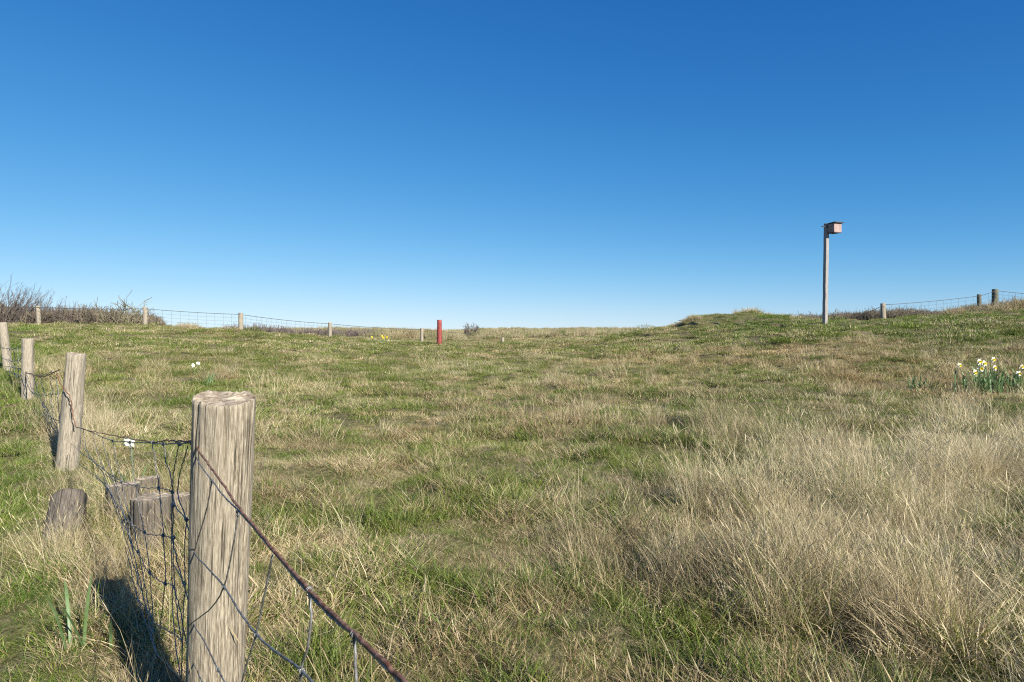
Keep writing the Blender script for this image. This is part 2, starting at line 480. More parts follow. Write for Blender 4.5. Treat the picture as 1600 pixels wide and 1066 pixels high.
# ------------------------------------------------------------------ grass clump meshes
def clump(name, n, rad, h, w, lean, curl, segs=3, mat=None, heads=0.0, bias=0.0, flat=0.0):
    """ribbon blades; h, w, lean: (low, high). bias leans towards -X; flat lays blades down"""
    r = rng
    a = r.uniform(0, 2 * np.pi, n); q = np.sqrt(r.uniform(0, 1, n)) * rad
    bx, by = q * np.cos(a), q * np.sin(a)
    hh = r.uniform(h[0], h[1], n) * (1 - .35 * (q / max(rad, 1e-6)) ** 2)
    ww = r.uniform(w[0], w[1], n)
    az = np.where(r.uniform(0, 1, n) < .45, a + r.normal(0, .6, n), r.uniform(0, 2 * np.pi, n))
    le = r.uniform(lean[0], lean[1], n)
    cu = r.uniform(curl[0], curl[1], n)
    dx = np.cos(az) - bias; dy = np.sin(az)
    l = np.hypot(dx, dy) + 1e-6; dx /= l; dy /= l
    wa = r.uniform(0, 2 * np.pi, n)
    wx, wy = np.cos(wa), np.sin(wa)
    r1, r2 = r.uniform(0, 1, n), r.uniform(0, 1, n)
    px, py, pz = bx.copy(), by.copy(), np.full(n, -.01)
    prof = np.interp(np.linspace(0, 1, segs + 1), [0, .3, .7, 1], [.75, 1, .7, .08])
    rows = []; cols = []
    th = le.copy()
    for s in range(segs + 1):
        hw = ww * prof[s] * .5
        rows.append(np.stack([px - wx * hw, py - wy * hw, pz], -1)); rows.append(np.stack([px + wx * hw, py + wy * hw, pz], -1))
        c = np.stack([r1, r2, np.full(n, s / segs)], -1); cols += [c, c]
        st = hh / segs
        px = px + dx * np.sin(th) * st; py = py + dy * np.sin(th) * st; pz = pz + np.cos(th) * st
        th = np.minimum(th + cu / segs, 2.3)
        kx = r.normal(0, .12, n)
        dx, dy = dx * np.cos(kx) - dy * np.sin(kx), dx * np.sin(kx) + dy * np.cos(kx)
    pz = None
    V = np.stack(rows, 1)           # n, 2(segs+1), 3
    V[..., 2] = np.maximum(V[..., 2], -.01)
    C = np.stack(cols, 1)
    nv = 2 * (segs + 1)
    f = np.array([[2 * s, 2 * s + 1, 2 * s + 3, 2 * s + 2] for s in range(segs)])
    F = (np.arange(n)[:, None, None] * nv + f[None]).reshape(-1, 4)
    V = V.reshape(-1, 3); C = C.reshape(-1, 3)
    if heads:
        k = r.uniform(0, 1, n) < heads
        idx = np.where(k)[0]
        tip = V.reshape(n, nv, 3)[idx, -1]; pre = V.reshape(n, nv, 3)[idx, -3]
        d = tip - pre; d /= (np.linalg.norm(d, axis=1, keepdims=True) + 1e-6)
        L = r.uniform(.02, .05, len(idx))[:, None]; hw = r.uniform(.0010, .0020, len(idx))[:, None]
        s_ = np.stack([wx[idx], wy[idx], np.zeros(len(idx))], -1)
        q0 = tip - d * .01; q1 = tip + d * L * .4 + s_ * hw; q2 = tip + d * L; q3 = tip + d * L * .4 - s_ * hw
        HV = np.stack([q0, q1, q2, q3], 1).reshape(-1, 3)
        HC = np.repeat(np.stack([np.zeros(len(idx)), r2[idx] * .6 + .2, np.ones(len(idx))], -1), 4, axis=0)
        HF = len(V) + np.arange(len(idx) * 4).reshape(-1, 4)
        V = np.concatenate([V, HV]); C = np.concatenate([C, HC]); F = np.concatenate([F, HF])
    me = bpy.data.meshes.new(name)
    me.vertices.add(len(V)); me.vertices.foreach_set('co', V.astype(np.float32).ravel())
    me.loops.add(F.size); me.loops.foreach_set('vertex_index', F.astype(np.int32).ravel())
    me.polygons.add(len(F)); me.polygons.foreach_set('loop_start', np.arange(0, F.size, 4, dtype=np.int32))
    me.polygons.foreach_set('loop_total', np.full(len(F), 4, dtype=np.int32))
    at = me.attributes.new('bc', 'FLOAT_VECTOR', 'POINT'); at.data.foreach_set('vector', C.astype(np.float32).ravel())
    me.materials.append(M['grass']); me.update(calc_edges=True)
    return me

KINDS = {}
def kind(key, count, **kw):
    KINDS[key] = [clump('%s_tuft' % key, **kw) for _ in range(count)]
kind('turf', 5, n=60, rad=.065, h=(.02, .085), w=(.0016, .0034), lean=(.1, .9), curl=(.3, 1.6))
kind('lush', 4, n=36, rad=.05, h=(.07, .21), w=(.0018, .0038), lean=(.05, .6), curl=(.4, 1.7), segs=4)
kind('thatch', 5, n=58, rad=.075, h=(.05, .16), w=(.0010, .0024), lean=(.7, 1.45), curl=(0, .8), segs=3)
kind('wisp', 6, n=44, rad=.075, h=(.15, .42), w=(.0007, .0016), lean=(.02, .55), curl=(.1, 1.0), segs=4, heads=.3, bias=.25)
kind('mturf', 5, n=290, rad=.17, h=(.02, .08), w=(.0024, .0056), lean=(.1, .95), curl=(.3, 1.4), segs=2)
kind('mthatch', 5, n=270, rad=.17, h=(.04, .14), w=(.0018, .004), lean=(.5, 1.35), curl=(0, .8), segs=2)
kind('mwisp', 3, n=90, rad=.13, h=(.15, .34), w=(.002, .004), lean=(.05, .7), curl=(.2, 1.0), segs=3, bias=.25)
kind('fturf', 4, n=520, rad=.42, h=(.03, .10), w=(.006, .013), lean=(.1, 1.0), curl=(.2, 1.2), segs=2)
kind('fthatch', 4, n=460, rad=.42, h=(.06, .17), w=(.0045, .010), lean=(.3, 1.2), curl=(.1, .8), segs=2)
kind('marram', 3, n=260, rad=.30, h=(.30, .70), w=(.006, .012), lean=(.02, .7), curl=(.3, 1.2), segs=3)

def fence_side(x, y):
    """>0 on the field side of the near fence, distance in metres"""
    ax, ay, bx, by = -.08, .5, -3.4, 5.3
    nx, ny = (by - ay), -(bx - ax)
    l = math.hypot(nx, ny)
    return ((x - ax) * nx + (y - ay) * ny) / l

def fields(x, y):
    d = np.hypot(x, y)
    fs = fence_side(x, y)
    t = x / np.maximum(y, .5)
    n1 = fbm(x * .55, y * .55, 51, 4); n2 = fbm(x * 1.9, y * 1.9, 61, 3); n4 = fbm(x * 4.2, y * 4.2, 65, 2); n3 = fbm(x * .18, y * .18, 71, 3)
    nz = .18 * n1 + .26 * n2 + .14 * n3 + .42 * n4            # ~0.5 +- .12
    # tall pale grass to the right
    edge = .10 + .34 * (y - 1.8) - .9 * sstep(5, 9, y) * 0
    tall = sstep(-.5, .7, x - edge + (n1 - .5) * 3.0) * (1 - sstep(5.8, 8.8, y + (n1 - .5) * 4)) * sstep(.5, 1.6, y)
    # warm brown swathe at mid distance
    brown = sstep(.48, .60, fbm(x * .3, y * .3, 95, 3)) * sstep(.02, .2, t + (n1 - .5) * .5) * sstep(8, 11, y) * (1 - sstep(17, 21, y + (n2 - .5) * 6))
    # green slope under the skyline on the right
    slope = sstep(.2, .38, t) * sstep(17, 20, y + (n2 - .5) * 6) * (1 - sstep(30, 34, y))
    path = 1 - sstep(-.22, -.04, fs + (n2 - .5) * .12)
    fencel = np.exp(-((fs - .05) / (.07 + .05 * np.clip(y, 0, 5))) ** 2) * sstep(1.0, 1.8, y) * (1 - sstep(13, 16, d))
    dry = (.36 - .12 * sstep(7, 13, d) + (nz - .5) * 3.6)
    dry = dry * (1 - path * .6) + tall * .30 + brown * .33 + slope * -.14 - path * .04 + fencel * .36
    leftg = sstep(-.25, -.45, t) * 0
    dry = dry - .12 * sstep(.1, -.3, t) * sstep(6, 10, y) * (1 - sstep(20, 26, y))
    dry = dry + .22 * sstep(33, 45, d)
    warm = .30 + (n3 - .5) * 1.2 + brown * .45 + .1 * sstep(8, 20, d) - tall * .2
    lush = .44 + (n1 - .5) * .7 + (n2 - .5) * .8 + path * .3 + slope * .25 - .24 * sstep(9, 16, d) * (1 - slope)
    return d, fs, np.clip(dry, .03, .97), np.clip(warm, 0, 1), np.clip(lush, 0, 1), tall, brown, slope, path, fencel, n1, n2

def tussock(x, y):
    """height factor: grass grows in tussocks a hand or two wide"""
    t = fbm(x * 3.3, y * 3.3, 151, 2)
    return .62 + .85 * sstep(.36, .66, t)

def polar_pts(n, r0, r1, half):
    r = np.sqrt(rng.uniform(r0 * r0, r1 * r1, n)); a = rng.uniform(-half, half, n)
    return r * np.sin(a), r * np.cos(a)

BATCH = {}
def put(obj_name, kindname, x, y, scl, dry, warm, lush, tilt=.12):
    BATCH.setdefault(obj_name, []).append((kindname, x, y, scl, dry, warm, lush, tilt))

# --- near ring 0.4 - 7 m
def near():
    n = 30000
    x, y = polar_pts(n, .35, 7.5, R(58))
    keep = rng.uniform(0, 1, n) < np.interp(np.hypot(x, y), [0, 3, 7.5], [1, 1, .75])
    x, y = x[keep], y[keep]
    d, fs, dry, warm, lush, tall, brown, slope, path, fl, n1, n2 = fields(x, y)
    u = rng.uniform(0, 1, len(x))
    s = rng.uniform(.75, 1.3, len(x))
    m = u < .52
    put('short_grass', 'turf', x[m], y[m], s[m] * (1 + .4 * tall[m]), dry[m] * .9, warm[m], lush[m])
    m = (u >= .52) & (u < .52 + .30 * np.clip(.25 + dry, 0, 1))
    put('dry_grass', 'thatch', x[m], y[m], s[m] * (1 + .3 * tall[m]), np.clip(dry[m] + .35 * (1 - path[m]), 0, 1), warm[m], lush[m])
    # lusher blades: green, patchy
    n = 9000
    x, y = polar_pts(n, .35, 7.5, R(58))
    d, fs, dry, warm, lush, tall, brown, slope, path, fl, n1, n2 = fields(x, y)
    p = sstep(.46, .62, fbm(x * 2.8, y * 2.8, 81, 3)) * (.5 + .5 * sstep(.42, .55, n1)) * (1 - .6 * sstep(3, 6, d)) + .15
    m = rng.uniform(0, 1, n) < p * (1 - .55 * path)
    put('short_grass', 'lush', x[m], y[m], rng.uniform(.5, .95, m.sum()) * (1 - .35 * path[m]), np.clip(dry[m] - .28, 0, 1), warm[m], np.clip(lush[m] + .15, 0, 1))
    # wisps
    n = 26000
    x, y = polar_pts(n, .5, 11, R(56))
    d, fs, dry, warm, lush, tall, brown, slope, path, fl, n1, n2 = fields(x, y)
    dens = tall * (.12 + 1.3 * sstep(.40, .60, n2)) + fl * np.interp(y, [2, 6], [.28, .7]) * sstep(.44, .60, n2) + .05 * sstep(.5, .6, n2) * (1 - path)
    m = rng.uniform(0, 1, n) < dens * .56
    put('dry_grass', 'wisp', x[m], y[m], rng.uniform(.55, 1.1, m.sum()) * (1 - .15 * fl[m]), np.clip(dry[m] + .25, 0, .97), warm[m] * .6, lush[m], .2)
near()

def mid():
    n = 20000
    x, y = polar_pts(n, 6.5, 20, R(54))
    keep = rng.uniform(0, 1, n) < np.interp(np.hypot(x, y), [6, 20], [1, .7])
    x, y = x[keep], y[keep]
    d, fs, dry, warm, lush, tall, brown, slope, path, fl, n1, n2 = fields(x, y)
    u = rng.uniform(0, 1, len(x)); s = rng.uniform(.7, 1.25, len(x))
    m = u < .6
    put('short_grass', 'mturf', x[m], y[m], s[m], dry[m] * .92, warm[m], lush[m])
    m = (u >= .6) & (u < .6 + .3 * np.clip(.2 + dry, 0, 1))
    put('dry_grass', 'mthatch', x[m], y[m], s[m], np.clip(dry[m] + .3, 0, 1), warm[m], lush[m])
    n = 9000
    x, y = polar_pts(n, 5.5, 20, R(54))
    d, fs, dry, warm, lush, tall, brown, slope, path, fl, n1, n2 = fields(x, y)
    m = rng.uniform(0, 1, n) < (tall * .55 + .10 * brown + fl * .5 + .22 * sstep(.50, .62, n2))
    put('dry_grass', 'mwisp', x[m], y[m], rng.uniform(.45, 1.0, m.sum()), np.clip(dry[m] + .25, 0, 1), warm[m] * .7, lush[m], .2)
mid()

def far():
    n = 34000
    x, y = polar_pts(n, 18, 62, R(50))
    keep = rng.uniform(0, 1, n) < np.interp(np.hypot(x, y), [18, 36, 62], [1, .75, .4])
    x, y = x[keep], y[keep]
    d, fs, dry, warm, lush, tall, brown, slope, path, fl, n1, n2 = fields(x, y)
    u = rng.uniform(0, 1, len(x)); s = rng.uniform(.6, 1.15, len(x))
    m = u < .62
    put('short_grass', 'fturf', x[m], y[m], s[m], dry[m] * .95, warm[m], lush[m])
    m = (u >= .62) & (u < .62 + .3 * np.clip(.15 + dry, 0, 1))
    put('dry_grass', 'fthatch', x[m], y[m], s[m] * .8, np.clip(dry[m] + .25, 0, 1), warm[m], lush[m])
    # tussocks along the skyline and out to the dunes
    n = 7000
    x, y = polar_pts(n, 24, 58, R(48))
    d, fs, dry, warm, lush, tall, brown, slope, path, fl, n1, n2 = fields(x, y)
    m = rng.uniform(0, 1, n) < .10 * sstep(.5, .62, n2)
    put('dune_grass', 'marram', x[m], y[m], rng.uniform(.2, .5, m.sum()), np.clip(dry[m] + .3, 0, .95), warm[m] * .8, lush[m], .15)
    n = 16000
    x, y = polar_pts(n, 55, 190, R(46))
    d, fs, dry, warm, lush, tall, brown, slope, path, fl, n1, n2 = fields(x, y)
    m = rng.uniform(0, 1, n) < .5 + .5 * sstep(.45, .55, n1)
    put('dune_grass', 'marram', x[m], y[m], rng.uniform(.7, 1.5, m.sum()), np.clip(dry[m] + .25, 0, .95), warm[m] * .4, lush[m] * .5, .15)
far()
for sx_, sy_ in ((-1.87, 3.45), (-1.74, 3.6), (-2.05, 3.75), (-2.1, 4.15), (-2.35, 3.45), (-2.25, 3.4), (-2.5, 3.5), (-1.95, 3.4), (-2.2, 3.75)):
    k_ = 14
    xx = sx_ + rng.normal(0, .13, k_); yy_ = sy_ + rng.normal(0, .08, k_)
    put('dry_grass', 'wisp', xx, yy_, rng.uniform(.4, .8, k_), np.full(k_, .8), np.full(k_, .5), np.full(k_, .5), .25)
tx = [(298, 31, .42), (292, 31.5, .3), (306, 31, .32), (1068, 30, .26), (1080, 30.3, .24), (1092, 29.5, .3), (1160, 30.5, .4), (1172, 30.6, .42), (1185, 30.2, .34), (1202, 30, .3),
      (1490, 29, .5), (1500, 28.5, .42), (1545, 28.8, .5), (1560, 28.2, .6), (1572, 28.5, .5), (1585, 28.5, .6), (1598, 28, .55), (1525, 29, .42), (1612, 28, .6), (1232, 29, .3), (1245, 29, .34), (1260, 30, .3),
      (620, 60, .8), (640, 62, .9)]
for px_, y_, s_ in tx:
    k_ = 3
    xx = (px_ - 800) / FPX * y_ + rng.normal(0, .12, k_); yy_ = y_ + rng.normal(0, .2, k_)
    put('dune_grass', 'marram', xx, yy_, s_ * 2.3 * rng.uniform(.7, 1.0, k_), np.full(k_, .93), np.full(k_, .35), np.full(k_, .3), .15)

def build_scatter(name, label, cat):
    items = BATCH[name]
    order = []; coll = bpy.data.collections.new(name + '_sources')
    base = {}
    idx = 0
    for k in sorted({it[0] for it in items}):
        base[k] = idx
        for me in KINDS[k]:
            o = bpy.data.objects.new('%03d_tuft' % idx, me)
            coll.objects.link(o); idx += 1
    P_, Rr, S_, I_, C_ = [], [], [], [], []
    for kname, x, y, s, dry, warm, lush, tilt in items:
        n = len(x)
        z = H(x, y)
        if kname in ('fturf', 'fthatch'): s = s * (.6 + .8 * sstep(.38, .62, fbm(x * 1.3, y * 1.3, 161, 2)))
        elif kname != 'marram': s = s * tussock(x, y)
        P_.append(np.stack([x, y, z], -1))
        Rr.append(np.stack([rng.normal(0, tilt, n), rng.normal(0, tilt, n), rng.uniform(0, 2 * np.pi, n) if kname not in ('wisp', 'mwisp') else rng.normal(0, .7, n)], -1))
        S_.append(s); I_.append(base[kname] + rng.integers(0, len(KINDS[kname]), n))
        C_.append(np.stack([np.clip(dry + rng.normal(0, .12, n), 0, 1), np.clip(warm + rng.normal(0, .2, n), 0, 1), np.clip(lush + rng.normal(0, .15, n), 0, 1)], -1))
    P_, Rr, S_, I_, C_ = map(np.concatenate, (P_, Rr, S_, I_, C_))
    me = bpy.data.meshes.new(name)
    me.vertices.add(len(P_)); me.vertices.foreach_set('co', P_.astype(np.float32).ravel())
    a = me.attributes.new('rot', 'FLOAT_VECTOR', 'POINT'); a.data.foreach_set('vector', Rr.astype(np.float32).ravel())
    a = me.attributes.new('ic', 'FLOAT_VECTOR', 'POINT'); a.data.foreach_set('vector', C_.astype(np.float32).ravel())
    an = fbm(P_[:, 0] * 1.1, P_[:, 1] * 1.1, 131, 3)
    pale = np.exp(-((P_[:, 0] - 3.5) / .9) ** 2 - ((P_[:, 1] - 6.0) / 1.1) ** 2) + .6 * np.exp(-((P_[:, 0] - .45) / .3) ** 2 - ((P_[:, 1] - 2.7) / .4) ** 2)
    age = np.clip(.5 + .45 * pale + .12 * fields(P_[:, 0], P_[:, 1])[5] + (an - .5) * 2.6 + rng.normal(0, .22, len(P_)), 0, 1)
    a = me.attributes.new('age', 'FLOAT', 'POINT'); a.data.foreach_set('value', age.astype(np.float32))
    a = me.attributes.new('scl', 'FLOAT', 'POINT'); a.data.foreach_set('value', S_.astype(np.float32))
    a = me.attributes.new('vid', 'INT', 'POINT'); a.data.foreach_set('value', I_.astype(np.int32))
    me.materials.append(M['grass'])
    o = bpy.data.objects.new(name, me); link(o)
    tag(o, label, cat, kind='stuff')
    ng = bpy.data.node_groups.new(name + '_scatter', 'GeometryNodeTree')
    ng.interface.new_socket('Geometry', in_out='INPUT', socket_type='NodeSocketGeometry')
    ng.interface.new_socket('Geometry', in_out='OUTPUT', socket_type='NodeSocketGeometry')
    gi = ng.nodes.new('NodeGroupInput'); go = ng.nodes.new('NodeGroupOutput')
    m2p = ng.nodes.new('GeometryNodeMeshToPoints')
    iop = ng.nodes.new('GeometryNodeInstanceOnPoints')
    ci = ng.nodes.new('GeometryNodeCollectionInfo')
    ci.inputs['Collection'].default_value = coll
    ci.inputs['Separate Children'].default_value = True
    ci.inputs['Reset Children'].default_value = True
    def attr(nm, ty):
        n = ng.nodes.new('GeometryNodeInputNamedAttribute'); n.data_type = ty; n.inputs['Name'].default_value = nm
        return n.outputs['Attribute']
    e2r = ng.nodes.new('FunctionNodeEulerToRotation')
    ng.links.new(gi.outputs[0], m2p.inputs['Mesh'])
    ng.links.new(m2p.outputs[0], iop.inputs['Points'])
    ng.links.new(ci.outputs[0], iop.inputs['Instance'])
    iop.inputs['Pick Instance'].default_value = True
    ng.links.new(attr('vid', 'INT'), iop.inputs['Instance Index'])
    ng.links.new(attr('rot', 'FLOAT_VECTOR'), e2r.inputs[0]); ng.links.new(e2r.outputs[0], iop.inputs['Rotation'])
    ng.links.new(attr('scl', 'FLOAT'), iop.inputs['Scale'])
    ng.links.new(iop.outputs[0], go.inputs[0])
    md = o.modifiers.new('scatter', 'NODES'); md.node_group = ng
    return o

build_scatter('short_grass', 'short mixed green grass covering the meadow', 'grass')
build_scatter('dry_grass', 'dry straw coloured grass standing among the green, tallest at right', 'dry grass')
build_scatter('dune_grass', 'pale dune grass tufts along the skyline and far dunes', 'dune grass')

# ------------------------------------------------------------------ fence posts
def post(base, top, r0, r1, mat, name='fence_post', parent=None, na=40, nz=40, cracks=6, rough=.03, seed=0, loc=None, topdish=.006, split=None):
    """round weathered post with a rough top, vertical furrows and cracks"""
    base, top = Vector(base), Vector(top)
    ax = (top - base); L = ax.length; ax.normalize()
    e1 = ax.cross(Vector((0, 1, 0))).normalized(); e2 = ax.cross(e1).normalized()   # e2 ~ -y side (towards camera) or +y
    rs = np.random.default_rng(seed + 100)
    th = np.linspace(0, 2 * np.pi, na, endpoint=False)
    zz = np.linspace(0, 1, nz)
    T, Zm = np.meshgrid(th, zz)
    c, s = np.cos(T), np.sin(T)
    wob = (fbm(c * 2 + 5, s * 2 + Zm * 1.2 * L * 3, seed) - .5) * 2 * rough * 1.6
    fur = (vnoise(T * na / (2 * np.pi) / 2.2, Zm * L * 5, seed + 4) - .5) * rough * .9
    rr = (r0 + (r1 - r0) * Zm) * (1 + wob + fur)
    for k in range(cracks):
        t0 = rs.uniform(0, 2 * np.pi); z0 = rs.uniform(0, .9); z1 = z0 + rs.uniform(.08, .4); dep = rs.uniform(.04, .15)
        if k % 3 == 0: z0 = rs.uniform(.6, .9); z1 = 1
        dt = np.angle(np.exp(1j * (T - t0 - .06 * np.sin(Zm * 9 + k))))
        rr = rr - r1 * dep * np.exp(-(dt / (2 * np.pi / na * .9)) ** 2) * sstep(z0 - .02, z0 + .04, Zm) * (1 - sstep(z1, z1 + .03, Zm) * (z1 != 1))
    if split:
        t0, dep, zlen = split
        dt = np.angle(np.exp(1j * (T - t0)))
        rr = rr - r1 * dep * np.exp(-(dt / (2 * np.pi / na * .8)) ** 2) * sstep(1 - zlen / L, 1 - zlen / L * .6, Zm)
    verts = []
    topn = (fbm(np.cos(th) * 2 + 9, np.sin(th) * 2, seed + 8) - .5) * r1 * .20 + (vnoise(np.arange(na) * 40 / na * 1.3, 0, seed + 12) - .5) * r1 * .05
    for i in range(nz):
        for j in range(na):
            h = L * zz[i]
            if i == nz - 1: h += topn[j]
            if i == nz - 2: h = L * (1 - .004 / L) + topn[j]
            q_ = rr[i, j] * (.965 if i == nz - 1 else 1)
            verts.append((math.cos(th[j]) * q_, math.sin(th[j]) * q_, h))
    faces = [(i * na + j, i * na + (j + 1) % na, (i + 1) * na + (j + 1) % na, (i + 1) * na + j) for i in range(nz - 1) for j in range(na)]
    side_faces = len(faces)
    rings = 5; b = (nz - 1) * na
    for k in range(1, rings + 1):
        f = 1 - k / rings
        nb = len(verts)
        for j in range(na):
            if k == rings: break
            nn = float(fbm(math.cos(th[j]) * f * 3 + seed, math.sin(th[j]) * f * 3, seed + 11, 3)) - .5
            h = L + topn[j] * f - topdish * (1 - f) + nn * r1 * .14
            verts.append((math.cos(th[j]) * rr[-1, j] * f, math.sin(th[j]) * rr[-1, j] * f, h))
        if k < rings:
            faces += [(b + j, b + (j + 1) % na, nb + (j + 1) % na, nb + j) for j in range(na)]
            b = nb
        else:
            verts.append((0, 0, L - topdish)); ctr = len(verts) - 1
            faces += [(b + j, b + (j + 1) % na, ctr) for j in range(na)]
    me = bpy.data.meshes.new(name)
    O = Vector(parent.location) if parent else Vector(loc if loc is not None else base)
    me.from_pydata(verts, [], faces)
    me.materials.append(mat); me.materials.append(M['end'])
    mi = [0] * side_faces + [1] * (len(faces) - side_faces)
    me.polygons.foreach_set('material_index', mi)
    me.polygons.foreach_set('use_smooth', [True] * side_faces + [False] * (len(faces) - side_faces))
    me.update()
    o = bpy.data.objects.new(name, me); link(o, parent)
    o.location = base - O if parent else base
    o.rotation_euler = Matrix((e1, e2, ax)).transposed().to_euler()
    return o

def gnd(x, y, dz=0): return Vector((x, y, Hs(x, y) + dz))

fence = empty('wire_fence', gnd(-.77, 1.76))
tag(fence, 'old sagging sheep wire fence with weathered round wooden posts at left front', 'fence')
# nearest post: leans a little, base buried below the turf
t1 = P(351.5, 621, 1.62); m1 = P(337, 1066, 1.72)
dirv = (m1 - t1); b1 = t1 + dirv * 1.75
p1 = post(b1, t1, .0645, .0710, M['wood_near'], 'fence_post', fence, na=160, nz=220, cracks=20, rough=.026, seed=3, split=(4.05, .35, .05))
p1['label'] = 'thick pale weathered post nearest the camera'
t2 = P(119.5, 553, 5.3); b2 = P(103, 750, 5.36)
p2 = post(b2 + (b2 - t2) * .3, t2, .086, .067, M['wood_mid'], 'fence_post', fence, na=64, nz=60, cracks=12, rough=.035, seed=5)
t3 = P(43.5, 529, 8.4); b3 = P(43, 640, 8.4)
post(b3 + (b3 - t3) * .3, t3, .070, .063, M['wood_mid'], 'fence_post', fence, na=48, nz=40, cracks=8, rough=.04, seed=6)
t4 = P(4, 504, 11); b4 = P(13, 585, 11)
post(b4 + (b4 - t4) * .3, t4, .068, .060, M['wood_mid'], 'fence_post', fence, na=48, nz=40, cracks=8, rough=.04, seed=7)

# wires: near right bay, in the vertical plane from the post towards the camera's left foot
def plane_pt(px, row, A, B, off=0.0):
    """point seen at (px,row) in the vertical plane through ground points A, B"""
    c = Vector((0, 0, EYE)); q = P(px, row, 1.0) - c
    n = Vector((B[1] - A[1], -(B[0] - A[0]), 0)).normalized()
    d = n.dot(Vector((A[0], A[1], 0)) + n * off)
    return c + q * ((d - n.dot(c)) / n.dot(q))
J = (-.755, 1.60)
RB = ((-.745, 1.60), (-.08, .5))
LB = ((-.76, 1.63), (-3.46, 5.34))
def rp(l, off=0): return [plane_pt(a, b, *RB, off) for a, b in l]
def lp(l, off=0): return [plane_pt(a, b, *LB, off) for a, b in l]
def coil(mb, c, axis, r, wr, turns=2.6, length=.012):
    axis = Vector(axis).normalized(); e = axis.orthogonal().normalized(); f = axis.cross(e)
    n = int(turns * 10)
    pts = [Vector(c) + axis * (length * (i / n - .5)) + (e * math.cos(2 * math.pi * turns * i / n) + f * math.sin(2 * math.pi * turns * i / n)) * r for i in range(n + 1)]
    mb.tube(pts, wr, 5)

top = MB(); net = MB()
# rusty top strand
line = rp([(301, 690), (318, 715), (340, 745), (375, 795), (430, 862), (505, 945), (585, 1020), (632, 1066), (760, 1190)])
top.tube(smooth_line(line, 8, .0006), .0021, 10)
galv1 = rp([(300, 697), (312, 725), (332, 752), (352, 778), (375, 800), (430, 866), (503, 950), (555, 995), (600, 1040), (700, 1138)])
net.tube(smooth_line(galv1, 8, .0003), .0014, 8)
# second and third strands, sagging across the post front
s2 = rp([(268, 768), (275, 793), (290, 812), (304, 862), (325, 888), (350, 916), (372, 952), (400, 991), (430, 1018), (471, 1048), (520, 1110)])
net.tube(smooth_line(s2, 6, .0003), .0016, 8)
s3 = rp([(270, 880), (286, 910), (302, 972), (318, 1000), (340, 1045), (365, 1090)])
net.tube(smooth_line(s3, 6, .0003), .0015, 8)
s4 = rp([(290, 1000), (302, 1035), (318, 1070), (330, 1100)])
net.tube(smooth_line(s4, 6, .0003), .0015, 8)
for l in ([(331, 752), (322, 800), (304, 862), (300, 900), (302, 972)], [(372, 800), (364, 855), (350, 916), (330, 950), (302, 972)],
          [(426, 868), (412, 935), (400, 991), (388, 1030), (372, 1085)], [(483, 920), (486, 965), (481, 1010), (471, 1048), (470, 1110)],
          [(553, 990), (556, 1040), (556, 1100)]):
    net.tube(smooth_line(rp(l), 6, .0002), .0014, 8)
for px, row in ((331, 752), (372, 800), (304, 862), (350, 916), (400, 991), (471, 1048), (302, 972), (483, 922), (553, 992), (340, 1045)):
    c = rp([(px, row)])[0]
    ax = (rp([(px + 6, row + 7)])[0] - c)
    coil(net, c, ax, .0027, .0008, 2.5, .009)
    coil(net, c + Vector((0, 0, -.003)), (0, 0, 1), .0024, .0008, 2, .01)
coil(top, rp([(302, 692)])[0], (0, 0, 1), .006, .0022, 2, .012)

# left bay: rusty strand to the second post, netting slumped below it
top.tube(smooth_line(lp([(301, 690), (290, 690), (262, 688), (240, 691), (205, 686), (170, 679), (140, 673), (118, 667)]), 8, .0012), .0022, 8)
net.tube(smooth_line(lp([(300, 693), (278, 693), (255, 694), (228, 692), (205, 691), (176, 689), (160, 683), (140, 674), (119, 668)]), 8, .001), .0019, 8)
V2 = [[(238, 691), (243, 725), (248, 762), (252, 800), (255, 836), (258, 912), (252, 965), (248, 1010)],
      [(203, 691), (207, 725), (212, 760), (218, 795), (226, 832), (234, 896), (238, 960), (242, 1020)],
      [(176, 689), (181, 715), (188, 745), (196, 785), (206, 815), (216, 860), (226, 915), (236, 968), (244, 1030)],
      [(255, 694), (260, 722), (266, 742), (270, 780), (270, 840), (272, 900), (276, 950), (286, 1015)],
      [(280, 694), (275, 715), (271, 740), (269, 775), (268, 830), (269, 905), (270, 960), (282, 1060)],
      [(293, 697), (286, 722), (280, 745), (278, 775), (291, 812), (288, 862), (289, 915), (286, 985), (284, 1060)],
      [(160, 684), (164, 705), (172, 730), (183, 758), (190, 790), (202, 830), (212, 880), (226, 940), (238, 1000)],
      [(145, 676), (150, 700), (160, 728), (176, 752), (188, 790), (198, 826), (210, 870)],
      [(130, 671), (134, 695), (140, 715), (158, 735), (170, 760), (182, 790)]]
for l in V2: net.tube(smooth_line(lp(l), 6, .0009), .0014, 7)
H2 = [[(108, 690), (124, 705), (140, 716), (160, 732), (176, 744), (190, 752), (212, 759), (230, 763), (248, 763), (262, 766), (268, 768)],
      [(118, 720), (140, 738), (158, 752), (172, 770), (186, 792), (204, 818), (226, 832), (240, 836), (255, 837), (268, 840)],
      [(150, 742), (166, 760), (184, 795), (200, 838), (218, 870), (234, 896), (246, 906), (259, 912), (271, 915)],
      [(160, 745), (176, 780), (196, 840), (214, 900), (236, 965), (262, 985), (286, 1000)],
      [(125, 690), (150, 725), (170, 745), (200, 760)],
      [(196, 855), (212, 920), (240, 1010), (262, 1040), (284, 1060)],
      [(268, 840), (276, 870), (286, 912)], [(271, 915), (278, 940), (290, 1000)]]
for l in H2: net.tube(smooth_line(lp(l), 6, .0014), .0014, 7)
